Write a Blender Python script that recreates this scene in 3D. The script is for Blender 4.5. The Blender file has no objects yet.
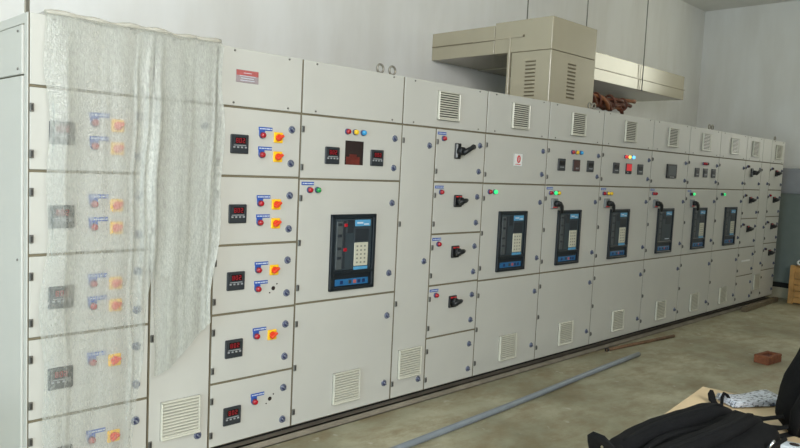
import bpy, bmesh, math, random
from mathutils import Vector, Matrix
random.seed(7)
S = bpy.context.scene
COL = S.collection
PI = math.pi

# ------------------------------------------------------------------ materials
def lin(c):
    return tuple(((v / 255) / 12.92 if v / 255 <= .04045 else ((v / 255 + .055) / 1.055) ** 2.4) for v in c) + (1,)

def mat(name, rgb, rough=.5, metal=0.0, noise=0.0, nscale=8.0, bump=0.0, bscale=60.0, spec=.5, emit=None, estr=0.0, coat=0.0):
    m = bpy.data.materials.new(name); m.use_nodes = True
    nt = m.node_tree; N = nt.nodes; L = nt.links
    b = N['Principled BSDF']
    b.inputs['Roughness'].default_value = rough
    b.inputs['Metallic'].default_value = metal
    b.inputs['Specular IOR Level'].default_value = spec
    b.inputs['Coat Weight'].default_value = coat
    c = lin(rgb)
    tc = N.new('ShaderNodeTexCoord')
    n = N.new('ShaderNodeTexNoise'); n.inputs['Scale'].default_value = nscale; n.inputs['Detail'].default_value = 5
    L.new(tc.outputs['Object'], n.inputs['Vector'])
    r = N.new('ShaderNodeValToRGB')
    k = noise
    r.color_ramp.elements[0].position = .3; r.color_ramp.elements[1].position = .7
    r.color_ramp.elements[0].color = tuple(v * (1 - k) for v in c[:3]) + (1,)
    r.color_ramp.elements[1].color = tuple(min(1, v * (1 + k)) for v in c[:3]) + (1,)
    L.new(n.outputs['Fac'], r.inputs['Fac'])
    L.new(r.outputs['Color'], b.inputs['Base Color'])
    if bump:
        n2 = N.new('ShaderNodeTexNoise'); n2.inputs['Scale'].default_value = bscale; n2.inputs['Detail'].default_value = 4
        L.new(tc.outputs['Object'], n2.inputs['Vector'])
        bp = N.new('ShaderNodeBump'); bp.inputs['Strength'].default_value = bump; bp.inputs['Distance'].default_value = .01
        L.new(n2.outputs['Fac'], bp.inputs['Height']); L.new(bp.outputs['Normal'], b.inputs['Normal'])
    if emit:
        b.inputs['Emission Color'].default_value = lin(emit); b.inputs['Emission Strength'].default_value = estr
    return m

M = {}
M['paint'] = mat('cream_enamel', (187, 186, 179), .40, noise=.025, nscale=3, bump=.03, bscale=220)
M['seam_shade'] = mat('seam_shade_carcass', (112, 104, 84), .7, noise=.05)  # carcass darkened so the gaps between doors read as shaded
M['seam'] = mat('rubber_gasket', (92, 86, 68), .85, noise=.1)
M['vent'] = mat('vent_plastic', (198, 196, 182), .25, noise=.02)
M['ventdark'] = mat('vent_recess', (58, 54, 46), .8, noise=.05)
M['black'] = mat('black_plastic', (22, 24, 26), .45, noise=.15)
M['bezel'] = mat('breaker_bezel', (25, 32, 38), .4, noise=.08)
M['breaker'] = mat('breaker_face', (50, 60, 66), .42, noise=.1)
M['breaker_dark'] = mat('breaker_face_dark', (36, 42, 48), .45, noise=.1)
M['breaker_strip'] = mat('breaker_mechanism', (72, 78, 80), .5, noise=.1)
M['keypad'] = mat('keypad_ivory', (186, 184, 166), .5, noise=.03)
M['keydot'] = mat('keypad_key_grey', (120, 122, 116), .5)
M['blue'] = mat('blue_panel', (36, 98, 146), .4, noise=.1, nscale=30)
M['bluelab'] = mat('blue_label', (84, 150, 190), .4, noise=.08, nscale=40)
M['navy'] = mat('navy_mark', (18, 40, 84), .4)
M['tag'] = mat('blue_engraved_tag', (48, 82, 160), .4, noise=.05)
M['white'] = mat('white_plastic', (226, 228, 226), .4, noise=.02)
M['pale'] = mat('pale_print', (198, 206, 216), .5)
M['meter'] = mat('meter_case', (44, 48, 52), .42, noise=.08)
M['meter_in'] = mat('meter_window', (22, 18, 20), .22)
M['digit'] = mat('red_led_digits', (132, 24, 34), .4, emit=(200, 30, 40), estr=.08)
M['digit_hot'] = mat('red_led_display', (200, 24, 34), .4, emit=(255, 25, 40), estr=.25)
M['brownglass'] = mat('brown_meter_window', (66, 34, 32), .3)
M['greybtn'] = mat('meter_buttons', (150, 152, 154), .5)
M['red'] = mat('red_lens', (158, 24, 36), .25, noise=.05, coat=.4)
M['yellow'] = mat('amber_lens', (232, 190, 40), .25, noise=.05, coat=.4)
M['bluelens'] = mat('blue_lens', (52, 150, 205), .25, noise=.05, coat=.4)
M['green'] = mat('green_lens', (24, 140, 70), .25, noise=.05, coat=.4)
M['darklens'] = mat('unlit_dark_lens', (60, 40, 38), .3)
M['green_lit'] = mat('green_lens_lit', (40, 210, 120), .3, emit=(60, 255, 140), estr=.8)
M['red_lit'] = mat('red_lens_lit', (220, 50, 50), .3, emit=(255, 60, 50), estr=.5)
M['amber_lit'] = mat('amber_lens_lit', (250, 210, 90), .3, emit=(255, 215, 110), estr=1.2)
M['blue_lit'] = mat('blue_lens_lit', (110, 190, 250), .3, emit=(110, 200, 255), estr=1.4)
M['ring'] = mat('lamp_collar', (70, 84, 128), .35, metal=.3)
M['switchplate'] = mat('yellow_switch_plate', (240, 192, 36), .4, noise=.03)
M['switchknob'] = mat('red_switch_knob', (214, 66, 34), .4, noise=.05)
M['chrome'] = mat('lock_chrome', (130, 136, 152), .25, metal=.35)
M['lockcore'] = mat('lock_blue_core', (54, 58, 92), .35, metal=.2)
M['hinge'] = mat('hinge_zinc', (120, 118, 112), .4, metal=.6)
M['hingedark'] = mat('hinge_dark', (48, 46, 42), .5)
M['grey'] = mat('grey_plastic', (118, 122, 122), .5, noise=.05)
M['plate_red'] = mat('nameplate_red', (168, 88, 86), .5, noise=.1, nscale=60)
M['plate_grey'] = mat('nameplate_grey', (150, 138, 140), .5, noise=.1, nscale=60)
M['danger'] = mat('danger_red', (196, 46, 50), .5)
M['void'] = mat('dark_interior', (34, 20, 16), .9, noise=.2)
M['copperglow'] = mat('red_oxide_busbar', (92, 28, 18), .6, noise=.35, nscale=14)
M['dark_gap'] = mat('gap_black', (20, 20, 18), .8)  # black fill standing in for the shadow gap under cubicles; also cabinet strip
M['channel'] = mat('channel_steel', (136, 128, 114), .6, noise=.2, nscale=6, bump=.1)
M['duct'] = mat('duct_paint', (174, 166, 144), .2, noise=.03, nscale=3, bump=.04, bscale=6)
M['ductseam'] = mat('duct_seam', (116, 106, 84), .7)
M['pvc'] = mat('grey_pvc', (128, 136, 144), .45, noise=.08, nscale=10)
M['rust'] = mat('rusty_rod', (112, 84, 60), .75, noise=.3, nscale=20, bump=.2)
M['beam'] = mat('weathered_timber', (104, 92, 72), .8, noise=.25, nscale=9, bump=.2)
M['brick'] = mat('fired_clay', (124, 74, 48), .85, noise=.2, nscale=25, bump=.4, bscale=90)
M['brickdark'] = mat('brick_frog', (92, 46, 32), .9, noise=.2, nscale=25, bump=.4, bscale=90)
M['steelblue'] = mat('blue_grey_enamel', (114, 124, 118), .45, noise=.05)
M['darkgrey'] = mat('dark_grey_enamel', (150, 152, 156), .5, noise=.05)
M['base'] = mat('cream_base', (168, 162, 138), .6, noise=.08)
M['wood'] = mat('crate_pine', (188, 142, 82), .7, noise=.25, nscale=7, bump=.15)
M['ply'] = mat('table_plywood', (206, 184, 148), .5, noise=.1, nscale=5)
M['fabric'] = mat('black_nylon', (9, 10, 12), .85, noise=.3, nscale=30, bump=.5, bscale=260, spec=.2)
M['webbing'] = mat('black_webbing', (9, 10, 12), .8, noise=.3, nscale=60, bump=.4, bscale=400, spec=.22)
M['silver'] = mat('zip_silver', (200, 204, 208), .25, metal=.9)
M['whitedev'] = mat('pale_plastic', (172, 182, 190), .35, noise=.03)
M['brown'] = mat('brown_wrapping', (104, 60, 42), .6, noise=.45, nscale=14, bump=.4, bscale=30)
M['rod'] = mat('hanger_rod', (112, 112, 104), .5, metal=.4)
M['frame'] = mat('window_frame_paint', (190, 192, 190), .5)
M['eye'] = mat('lifting_eye_steel', (150, 146, 134), .45, metal=.5)

def paper():
    m = bpy.data.materials.new('newsprint'); m.use_nodes = True
    nt = m.node_tree; N = nt.nodes; L = nt.links; b = N['Principled BSDF']; b.inputs['Roughness'].default_value = .75
    tc = N.new('ShaderNodeTexCoord'); mp = N.new('ShaderNodeMapping'); mp.inputs['Scale'].default_value = (38, 90, 40)
    L.new(tc.outputs['Object'], mp.inputs['Vector'])
    n = N.new('ShaderNodeTexNoise'); n.inputs['Scale'].default_value = 1.5; n.inputs['Detail'].default_value = 3
    L.new(mp.outputs['Vector'], n.inputs['Vector'])
    r = N.new('ShaderNodeValToRGB'); r.color_ramp.interpolation = 'LINEAR'
    e = r.color_ramp.elements
    e[0].position = .36; e[0].color = lin((70, 74, 84)); e[1].position = .48; e[1].color = lin((205, 210, 220))
    L.new(n.outputs['Fac'], r.inputs['Fac']); L.new(r.outputs['Color'], b.inputs['Base Color'])
    return m
M['paper'] = paper()

def concrete():
    m = bpy.data.materials.new('stained_concrete'); m.use_nodes = True
    nt = m.node_tree; N = nt.nodes; L = nt.links; b = N['Principled BSDF']
    tc = N.new('ShaderNodeTexCoord')
    def noise(sc, det=6, rough=.6, stretch=None):
        n = N.new('ShaderNodeTexNoise'); n.inputs['Scale'].default_value = sc; n.inputs['Detail'].default_value = det
        n.inputs['Roughness'].default_value = rough
        if stretch:
            mp = N.new('ShaderNodeMapping'); mp.inputs['Scale'].default_value = stretch; mp.inputs['Rotation'].default_value = (0, 0, .35)
            L.new(tc.outputs['Object'], mp.inputs['Vector']); L.new(mp.outputs['Vector'], n.inputs['Vector'])
        else:
            L.new(tc.outputs['Object'], n.inputs['Vector'])
        return n
    def ramp(n, a, ca, bb, cb):
        r = N.new('ShaderNodeValToRGB'); e = r.color_ramp.elements
        e[0].position = a; e[0].color = ca; e[1].position = bb; e[1].color = cb
        L.new(n.outputs['Fac'], r.inputs['Fac']); return r
    base = ramp(noise(1.1, 8), .32, lin((130, 126, 102)), .68, lin((190, 187, 162)))
    st = ramp(noise(3.2, 8, .7, (1, 1.8, 1)), .42, (0, 0, 0, 1), .66, (1, 1, 1, 1))
    mix = N.new('ShaderNodeMixRGB'); mix.blend_type = 'MIX'
    mm = N.new('ShaderNodeMath'); mm.operation = 'MULTIPLY'; mm.inputs[1].default_value = .7
    L.new(st.outputs['Color'], mm.inputs[0]); L.new(mm.outputs[0], mix.inputs['Fac'])
    L.new(base.outputs['Color'], mix.inputs['Color1']); mix.inputs['Color2'].default_value = lin((134, 116, 84))
    sp = ramp(noise(9, 4, .5), .66, (0, 0, 0, 1), .74, (1, 1, 1, 1))
    m2 = N.new('ShaderNodeMath'); m2.operation = 'MULTIPLY'; m2.inputs[1].default_value = .6
    L.new(sp.outputs['Color'], m2.inputs[0])
    mix2 = N.new('ShaderNodeMixRGB'); L.new(m2.outputs[0], mix2.inputs['Fac'])
    L.new(mix.outputs['Color'], mix2.inputs['Color1']); mix2.inputs['Color2'].default_value = lin((205, 203, 190))
    L.new(mix2.outputs['Color'], b.inputs['Base Color'])
    b.inputs['Roughness'].default_value = .55
    bp = N.new('ShaderNodeBump'); bp.inputs['Strength'].default_value = .15; bp.inputs['Distance'].default_value = .01
    L.new(noise(40).outputs['Fac'], bp.inputs['Height']); L.new(bp.outputs['Normal'], b.inputs['Normal'])
    return m
M['concrete'] = concrete()

def plaster(name, c1, c2):
    m = bpy.data.materials.new(name); m.use_nodes = True
    nt = m.node_tree; N = nt.nodes; L = nt.links; b = N['Principled BSDF']
    tc = N.new('ShaderNodeTexCoord')
    mp = N.new('ShaderNodeMapping'); mp.inputs['Scale'].default_value = (2.2, 2.2, .55)
    L.new(tc.outputs['Object'], mp.inputs['Vector'])
    n = N.new('ShaderNodeTexNoise'); n.inputs['Scale'].default_value = 1.4; n.inputs['Detail'].default_value = 7
    L.new(mp.outputs['Vector'], n.inputs['Vector'])
    r = N.new('ShaderNodeValToRGB'); e = r.color_ramp.elements
    e[0].position = .34; e[0].color = lin(c1); e[1].position = .62; e[1].color = lin(c2)
    L.new(n.outputs['Fac'], r.inputs['Fac']); L.new(r.outputs['Color'], b.inputs['Base Color'])
    b.inputs['Roughness'].default_value = .75
    n2 = N.new('ShaderNodeTexNoise'); n2.inputs['Scale'].default_value = 5; n2.inputs['Detail'].default_value = 6
    L.new(tc.outputs['Object'], n2.inputs['Vector'])
    bp = N.new('ShaderNodeBump'); bp.inputs['Strength'].default_value = .12; bp.inputs['Distance'].default_value = .02
    L.new(n2.outputs['Fac'], bp.inputs['Height']); L.new(bp.outputs['Normal'], b.inputs['Normal'])
    return m
M['wall'] = plaster('white_plaster', (221, 220, 215), (230, 230, 227))
M['wall_dull'] = plaster('low_bounce_plaster', (120, 118, 108), (140, 136, 124))  # for the unseen left and front walls, darkened to cut bounced light
M['ceil'] = plaster('ceiling_plaster', (222, 221, 215), (228, 227, 222))

def bubble(name):
    # clear plastic film with a lattice of air bubbles; opacity varies with the number of film layers (attribute)
    m = bpy.data.materials.new(name); m.use_nodes = True
    nt = m.node_tree; N = nt.nodes; L = nt.links
    for n in list(N): N.remove(n)
    out = N.new('ShaderNodeOutputMaterial')
    mix = N.new('ShaderNodeMixShader'); tr = N.new('ShaderNodeBsdfTransparent')
    b = N.new('ShaderNodeBsdfPrincipled')
    b.inputs['Base Color'].default_value = lin((196, 198, 191)); b.inputs['Roughness'].default_value = .22
    b.inputs['Specular IOR Level'].default_value = .6
    tl = N.new('ShaderNodeBsdfTranslucent'); tl.inputs['Color'].default_value = lin((205, 206, 198))
    ms = N.new('ShaderNodeMixShader'); ms.inputs['Fac'].default_value = .3
    L.new(b.outputs[0], ms.inputs[1]); L.new(tl.outputs[0], ms.inputs[2])
    tc = N.new('ShaderNodeTexCoord')
    v = N.new('ShaderNodeTexVoronoi'); v.feature = 'SMOOTH_F1'; v.inputs['Scale'].default_value = 115; v.inputs['Randomness'].default_value = .6
    L.new(tc.outputs['Object'], v.inputs['Vector'])
    fine = N.new('ShaderNodeTexNoise'); fine.inputs['Scale'].default_value = 110; fine.inputs['Detail'].default_value = 3
    mf = N.new('ShaderNodeMapping'); mf.inputs['Scale'].default_value = (1.3, 1, .4)
    L.new(tc.outputs['Object'], mf.inputs['Vector']); L.new(mf.outputs['Vector'], fine.inputs['Vector'])
    rv = N.new('ShaderNodeMapRange'); rv.inputs['From Min'].default_value = .35; rv.inputs['From Max'].default_value = .65
    rv.inputs['To Min'].default_value = .84; rv.inputs['To Max'].default_value = 1.16
    L.new(fine.outputs['Fac'], rv.inputs['Value'])
    n = N.new('ShaderNodeTexNoise'); n.inputs['Scale'].default_value = 9; n.inputs['Detail'].default_value = 5
    mp = N.new('ShaderNodeMapping'); mp.inputs['Scale'].default_value = (1.5, 1, .35)
    L.new(tc.outputs['Object'], mp.inputs['Vector']); L.new(mp.outputs['Vector'], n.inputs['Vector'])
    rn = N.new('ShaderNodeMapRange'); rn.inputs['From Min'].default_value = .3; rn.inputs['From Max'].default_value = .7
    rn.inputs['To Min'].default_value = .74; rn.inputs['To Max'].default_value = 1.26
    L.new(n.outputs['Fac'], rn.inputs['Value'])
    at = N.new('ShaderNodeAttribute'); at.attribute_name = 'layers'
    a = N.new('ShaderNodeMath'); a.operation = 'MULTIPLY'; L.new(rv.outputs[0], a.inputs[0]); L.new(rn.outputs[0], a.inputs[1])
    a2 = N.new('ShaderNodeMath'); a2.operation = 'MULTIPLY'; a2.use_clamp = True
    L.new(a.outputs[0], a2.inputs[0]); L.new(at.outputs['Fac'], a2.inputs[1])
    bp = N.new('ShaderNodeBump'); bp.inputs['Strength'].default_value = .6; bp.inputs['Distance'].default_value = .006
    L.new(v.outputs['Distance'], bp.inputs['Height']); L.new(bp.outputs['Normal'], b.inputs['Normal'])
    L.new(a2.outputs[0], mix.inputs['Fac']); L.new(tr.outputs[0], mix.inputs[1]); L.new(ms.outputs[0], mix.inputs[2])
    L.new(mix.outputs[0], out.inputs['Surface'])
    return m
M['bubble'] = bubble('bubble_film')
M['hem'] = mat('folded_film', (190, 186, 172), .35, noise=.08, nscale=20)
M['hem'].node_tree.nodes['Principled BSDF'].inputs['Alpha'].default_value = .6

# ------------------------------------------------------------------ mesh builder
class MB:
    def __init__(s):
        s.bm = bmesh.new(); s.mats = []
    def idx(s, m):
        if m not in s.mats: s.mats.append(m)
        return s.mats.index(m)
    def _set(s, before, m, smooth=False):
        i = s.idx(m)
        for f in s.bm.faces:
            if f.index == -1 or f not in before:
                f.material_index = i; f.smooth = smooth
    def box(s, lo, hi, m, bev=0.0, rot=None, seg=1):
        tmp = bmesh.new()
        bmesh.ops.create_cube(tmp, size=1)
        lo = Vector(lo); hi = Vector(hi); c = (lo + hi) / 2; d = hi - lo
        for v in tmp.verts: v.co = Vector((v.co.x * d.x, v.co.y * d.y, v.co.z * d.z))
        if bev:
            bmesh.ops.bevel(tmp, geom=list(tmp.edges), offset=bev, segments=seg, affect='EDGES', profile=.5)
        for v in tmp.verts:
            co = v.co
            if rot is not None: co = rot @ co
            v.co = co + c
        s.merge(tmp, m, seg > 1)
    def merge(s, tmp, m, smooth=False):
        i = s.idx(m); mp = {}
        for v in tmp.verts: mp[v] = s.bm.verts.new(v.co)
        for f in tmp.faces:
            try:
                g = s.bm.faces.new([mp[v] for v in f.verts])
            except ValueError:
                continue
            g.material_index = i; g.smooth = smooth or f.smooth
        tmp.free()
    def cyl(s, a, b, r, m, r2=None, n=16, smooth=True, cap=True):
        a = Vector(a); b = Vector(b); r2 = r if r2 is None else r2
        s.tube([a, b], [r, r2], m, n, smooth, cap)
    def tube(s, pts, r, m, n=10, smooth=True, cap=True, flat=1.0, closed=False, up=None):
        pts = [Vector(p) for p in pts]
        rs = r if isinstance(r, (list, tuple)) else [r] * len(pts)
        i = s.idx(m); rings = []
        prev = None; k = len(pts)
        for j, p in enumerate(pts):
            if closed: t = pts[(j + 1) % k] - pts[(j - 1) % k]
            else: t = pts[min(j + 1, k - 1)] - pts[max(j - 1, 0)]
            t.normalize()
            ref = prev if prev is not None else (Vector(up) if up else (Vector((0, 0, 1)) if abs(t.z) < .9 else Vector((1, 0, 0))))
            u = ref - t * ref.dot(t); u.normalize(); w = t.cross(u); prev = u
            rings.append([s.bm.verts.new(p + (u * math.sin(2 * PI * q / n) * flat + w * math.cos(2 * PI * q / n)) * rs[j]) for q in range(n)])
        for j in range(k if closed else k - 1):
            A = rings[j]; B = rings[(j + 1) % k]
            for q in range(n):
                f = s.bm.faces.new([A[q], A[(q + 1) % n], B[(q + 1) % n], B[q]]); f.material_index = i; f.smooth = smooth
        if cap and not closed:
            f = s.bm.faces.new(rings[0][::-1]); f.material_index = i
            f = s.bm.faces.new(rings[-1]); f.material_index = i
    def dome(s, c, axis, r, h, m, n=16, k=5):
        c = Vector(c); ax = Vector(axis).normalized()
        pts = []; rs = []
        for j in range(k + 1):
            a = j / k * PI / 2 * .96
            pts.append(c + ax * (h * math.sin(a))); rs.append(r * math.cos(a))
        s.tube(pts, rs, m, n)
    def prism(s, poly, y0, y1, m, axis='y', smooth=False):
        # poly: (x, z) pairs extruded along y (or (x, y) pairs along z)
        i = s.idx(m)
        def P(a, b, h): return Vector((a, h, b)) if axis == 'y' else Vector((a, b, h))
        A = [s.bm.verts.new(P(a, b, y0)) for a, b in poly]; B = [s.bm.verts.new(P(a, b, y1)) for a, b in poly]
        n = len(poly)
        fs = [s.bm.faces.new(A), s.bm.faces.new(B[::-1])]
        for q in range(n): fs.append(s.bm.faces.new([A[q], B[q], B[(q + 1) % n], A[(q + 1) % n]]))
        for f in fs: f.material_index = i; f.smooth = False
        bmesh.ops.recalc_face_normals(s.bm, faces=fs)
    def grid(s, fn, nu, nv, m, smooth=True, wrap=False):
        i = s.idx(m)
        V = [[s.bm.verts.new(fn(u, v)) for v in range(nv)] for u in range(nu)]
        for u in range(nu - (0 if wrap else 1)):
            for v in range(nv - 1):
                f = s.bm.faces.new([V[u][v], V[(u + 1) % nu][v], V[(u + 1) % nu][v + 1], V[u][v + 1]]); f.material_index = i; f.smooth = smooth
        return V
    def mesh(s, name, fix=True):
        if fix: bmesh.ops.recalc_face_normals(s.bm, faces=list(s.bm.faces))
        me = bpy.data.meshes.new(name); s.bm.to_mesh(me); s.bm.free()
        for m in s.mats: me.materials.append(M[m])
        return me

def link(name, data, parent=None, loc=(0, 0, 0), rot=None):
    o = bpy.data.objects.new(name, data); COL.objects.link(o)
    if parent is not None: o.parent = parent
    o.location = loc
    if rot: o.rotation_euler = rot
    return o
def tag(o, label, cat, group=None):
    o['label'] = label; o['category'] = cat
    if group: o['group'] = group
    return o
def struct(o):
    o['kind'] = 'structure'; return o

# ------------------------------------------------------------------ room
XL, XR, YF, YB, H = -4.2, 11.77, -6.2, 1.78, 4.548
def wallmesh(name, pieces, m):
    b = MB()
    for lo, hi in pieces: b.box(lo, hi, m)
    return struct(link(name, b.mesh(name)))
wallmesh('floor', [((XL - .2, YF - .2, -.2), (XR + .2, YB + .2, 0))], 'concrete')
wallmesh('ceiling', [((XL - .2, YF - .2, H), (XR + .2, YB + .2, H + .2))], 'ceil')
wallmesh('wall_back', [((XL - .2, YB, 0), (XR + .2, YB + .2, H))], 'wall')
# openings: (u0, u1, z0, z1) on each wall
def wall_x(name, x0, x1, holes):
    us = sorted({YF, YB} | {h[0] for h in holes} | {h[1] for h in holes}); pcs = []
    for a, b in zip(us, us[1:]):
        z = 0
        for h in sorted(holes, key=lambda h: h[2]):
            if h[0] <= a + 1e-6 and h[1] >= b - 1e-6:
                if h[2] > z: pcs.append(((x0, a, z), (x1, b, h[2])))
                z = h[3]
        pcs.append(((x0, a, z), (x1, b, H)))
    wallmesh(name, pcs, 'wall_dull' if 'left' in name else 'wall')
def wall_y(name, y0, y1, holes):
    us = sorted(holes); pcs = []; u = XL
    for a, b, z0, z1 in us:
        pcs.append(((u, y0, 0), (a, y1, H)))
        if z0 > 0: pcs.append(((a, y0, 0), (b, y1, z0)))
        pcs.append(((a, y0, z1), (b, y1, H))); u = b
    pcs.append(((u, y0, 0), (XR, y1, H)))
    wallmesh(name, pcs, 'wall_dull')
DOOR = (-4.6, -1.4, 0, 3.0)
WINR = (-2.7, -.6, 3.15, 4.4)
WF1 = (-3.2, 1.0, 2.5, 4.35)
wall_x('wall_left', XL - .2, XL, [DOOR])
WIN_ADDED = (-1.95, -.85, 1.95, 2.75)  # added low opening, there only to put highlights on the vents
wall_x('wall_right', XR, XR + .2, [WINR, WIN_ADDED])
wall_y('wall_front', YF - .2, YF, [WF1])
def winframe(name, axis, at, a, b, z0, z1):
    m = MB(); t = .06
    def bx(u0, u1, w0, w1):
        if axis == 'x': m.box((at - .03, u0, w0), (at + .03, u1, w1), 'frame', .005)
        else: m.box((u0, at - .03, w0), (u1, at + .03, w1), 'frame', .005)
    bx(a, a + t, z0, z1); bx(b - t, b, z0, z1); bx(a, b, z1 - t, z1)
    if z0 > 0: bx(a, b, z0, z0 + t)
    c = (a + b) / 2; bx(c - t / 2, c + t / 2, z0, z1)
    return struct(link(name, m.mesh(name)))
winframe('door_1', 'x', XL - .1, *DOOR)
winframe('window_1', 'x', XR + .1, *WINR)
winframe('added_window', 'x', XR + .1, *WIN_ADDED)
winframe('window_2', 'y', YF - .1, *WF1)

def area(name, loc, direction, sx, sy, power, color):
    l = bpy.data.lights.new(name, 'AREA'); l.shape = 'RECTANGLE'; l.size = sx; l.size_y = sy
    l.energy = power; l.color = color
    o = bpy.data.objects.new(name, l); COL.objects.link(o); o.location = loc
    o.rotation_euler = Vector(direction).to_track_quat('-Z', 'Y').to_euler()
    return o
area('doorway_daylight', (XL - .25, (DOOR[0] + DOOR[1]) / 2, 1.5), (1, 0, 0), DOOR[1] - DOOR[0], 3.0, 300, (.64, .87, 1.0))
area('window_daylight', (XR + .25, (WINR[0] + WINR[1]) / 2, (WINR[2] + WINR[3]) / 2), (-1, 0, 0), WINR[1] - WINR[0], WINR[3] - WINR[2], 72, (1.0, 1.0, .80))
area('rear_window_daylight', ((WF1[0] + WF1[1]) / 2, YF - .25, (WF1[2] + WF1[3]) / 2), (0, 1, 0), WF1[1] - WF1[0], WF1[3] - WF1[2], 600, (1.0, 1.0, .985))
area('added_vent_light', (XR + .25, (WIN_ADDED[0] + WIN_ADDED[1]) / 2, (WIN_ADDED[2] + WIN_ADDED[3]) / 2), (-1, 0, 0), WIN_ADDED[1] - WIN_ADDED[0], WIN_ADDED[3] - WIN_ADDED[2], 10, (1, 1, .9))  # added lamp behind the extra opening, brightens the top vents
w = bpy.data.worlds.new('sky'); S.world = w; w.use_nodes = True
w.node_tree.nodes['Background'].inputs[0].default_value = (.75, .85, 1, 1); w.node_tree.nodes['Background'].inputs[1].default_value = .4

# ------------------------------------------------------------------ shared switchgear pieces (fronts face -y, origin on the door face)
def me_hinge():
    b = MB()
    b.box((-.006, -.008, -.019), (.012, 0, .019), 'hinge', .002)
    b.box((-.001, -.013, -.013), (.007, -.006, .013), 'hingedark', .002)
    return b.mesh('hinge')
def me_lock():
    b = MB()
    b.cyl((0, 0, 0), (0, -.006, 0), .0225, 'chrome', .021, 20)
    b.cyl((0, -.006, 0), (0, -.012, 0), .0145, 'lockcore', .013, 20)
    b.box((-.014, -.020, -.0045), (.014, -.010, .0045), 'chrome', .002, Matrix.Rotation(.75, 3, 'Y'))
    return b.mesh('lock')
def digits(b, x0, z0, w, h, m, n=3, y=-.0145):
    t = h * .16; cw = w / n
    seg = ['abcdefg', 'abcdef', 'abged', 'abcdfg']
    for i in range(n):
        x = x0 + cw * i + cw * .12; a = cw * .72
        S_ = seg[i % 4]
        R_ = {'a': (x, z0 + h - t, x + a, z0 + h), 'd': (x, z0, x + a, z0 + t), 'g': (x, z0 + h / 2 - t / 2, x + a, z0 + h / 2 + t / 2),
              'f': (x, z0 + h / 2, x + t, z0 + h), 'e': (x, z0, x + t, z0 + h / 2), 'b': (x + a - t, z0 + h / 2, x + a, z0 + h), 'c': (x + a - t, z0, x + a, z0 + h / 2)}
        for s in S_:
            q = R_[s]; b.box((q[0], y - .001, q[1]), (q[2], y, q[3]), m)
def me_meter(kind='std'):
    b = MB(); s = .056
    b.box((-s, -.012, -.052), (s, 0, .052), 'meter', .004)
    if kind == 'std':
        b.box((-.034, -.0140, .002), (.036, -.011, .036), 'meter_in', .001)
        digits(b, -.030, .006, .062, .026, 'digit')
        for x in (-.036, -.012, .012, .036): b.box((x - .006, -.0145, -.022), (x + .006, -.011, -.013), 'greybtn', .001)
        b.box((-.038, -.013, -.009), (.038, -.0115, -.005), 'greybtn')
    elif kind == 'hot':
        b.box((-.05, -.0140, -.02), (.05, -.011, .046), 'digit_hot', .001)
        b.box((-.05, -.0140, -.046), (.05, -.011, -.024), 'meter_in', .001)
        b.box((-.036, -.015, -.042), (-.016, -.011, -.03), 'greybtn', .001)
    elif kind == 'brown':
        b.box((-.05, -.0140, -.046), (.05, -.011, .046), 'brownglass', .001)
        for x in (-.018, .008): b.box((x, -.0150, -.032), (x + .016, -.011, -.018), 'greybtn', .001)
    elif kind == 'dim':
        b.box((-.04, -.0140, -.004), (.04, -.011, .03), 'meter_in', .001)
        b.box((-.03, -.0145, -.026), (.03, -.011, -.018), 'greybtn', .001)
    return b.mesh('panel_meter')
def me_big_meter():
    b = MB()
    b.box((-.118, -.016, -.076), (.118, 0, .076), 'black', .005)
    b.box((-.088, -.018, -.05), (.088, -.012, .054), 'breaker_strip', .002)
    b.box((-.05, -.0185, -.068), (.05, -.012, -.058), 'greybtn', .001)
    return b.mesh('display_meter')
def me_lamp(m):
    b = MB()
    b.cyl((0, 0, 0), (0, -.010, 0), .019, 'ring', .018, 20)
    b.cyl((0, -.010, 0), (0, -.022, 0), .0165, m, .0155, 20)
    b.dome((0, -.022, 0), (0, -1, 0), .0155, .009, m, 20)
    return b.mesh('indicator_lamp')
def me_tag(tab=False):
    b = MB()
    if tab: b.box((.003, -.003, -.048), (.043, 0, -.019), 'tag', .001)
    b.box((0, -.003, -.020), (.092, 0, 0), 'tag', .001)
    x = .007
    for wd in (.012, .018, .008, .022, .010):
        b.box((x, -.0036, -.013), (x + wd, -.0028, -.007), 'pale'); x += wd + .003
    return b.mesh('name_tag')
def me_switch():
    b = MB()
    b.box((-.031, -.006, -.030), (.031, 0, .030), 'switchplate', .004)
    b.cyl((0, -.006, 0), (0, -.016, 0), .020, 'switchknob', .019, 20)
    r = Matrix.Rotation(-.6, 3, 'Y')
    b.box((-.024, -.036, -.0075), (.024, -.014, .0075), 'switchknob', .003, r)
    return b.mesh('rotary_switch')
def me_hole():
    b = MB()
    b.cyl((0, 0, 0), (0, -.002, 0), .0125, 'void', .0125, 16)
    for dx, dz in ((.024, .024), (-.024, -.024)): b.cyl((dx, 0, dz), (dx, -.002, dz), .0045, 'void', .0045, 8)
    return b.mesh('switch_hole')
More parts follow.
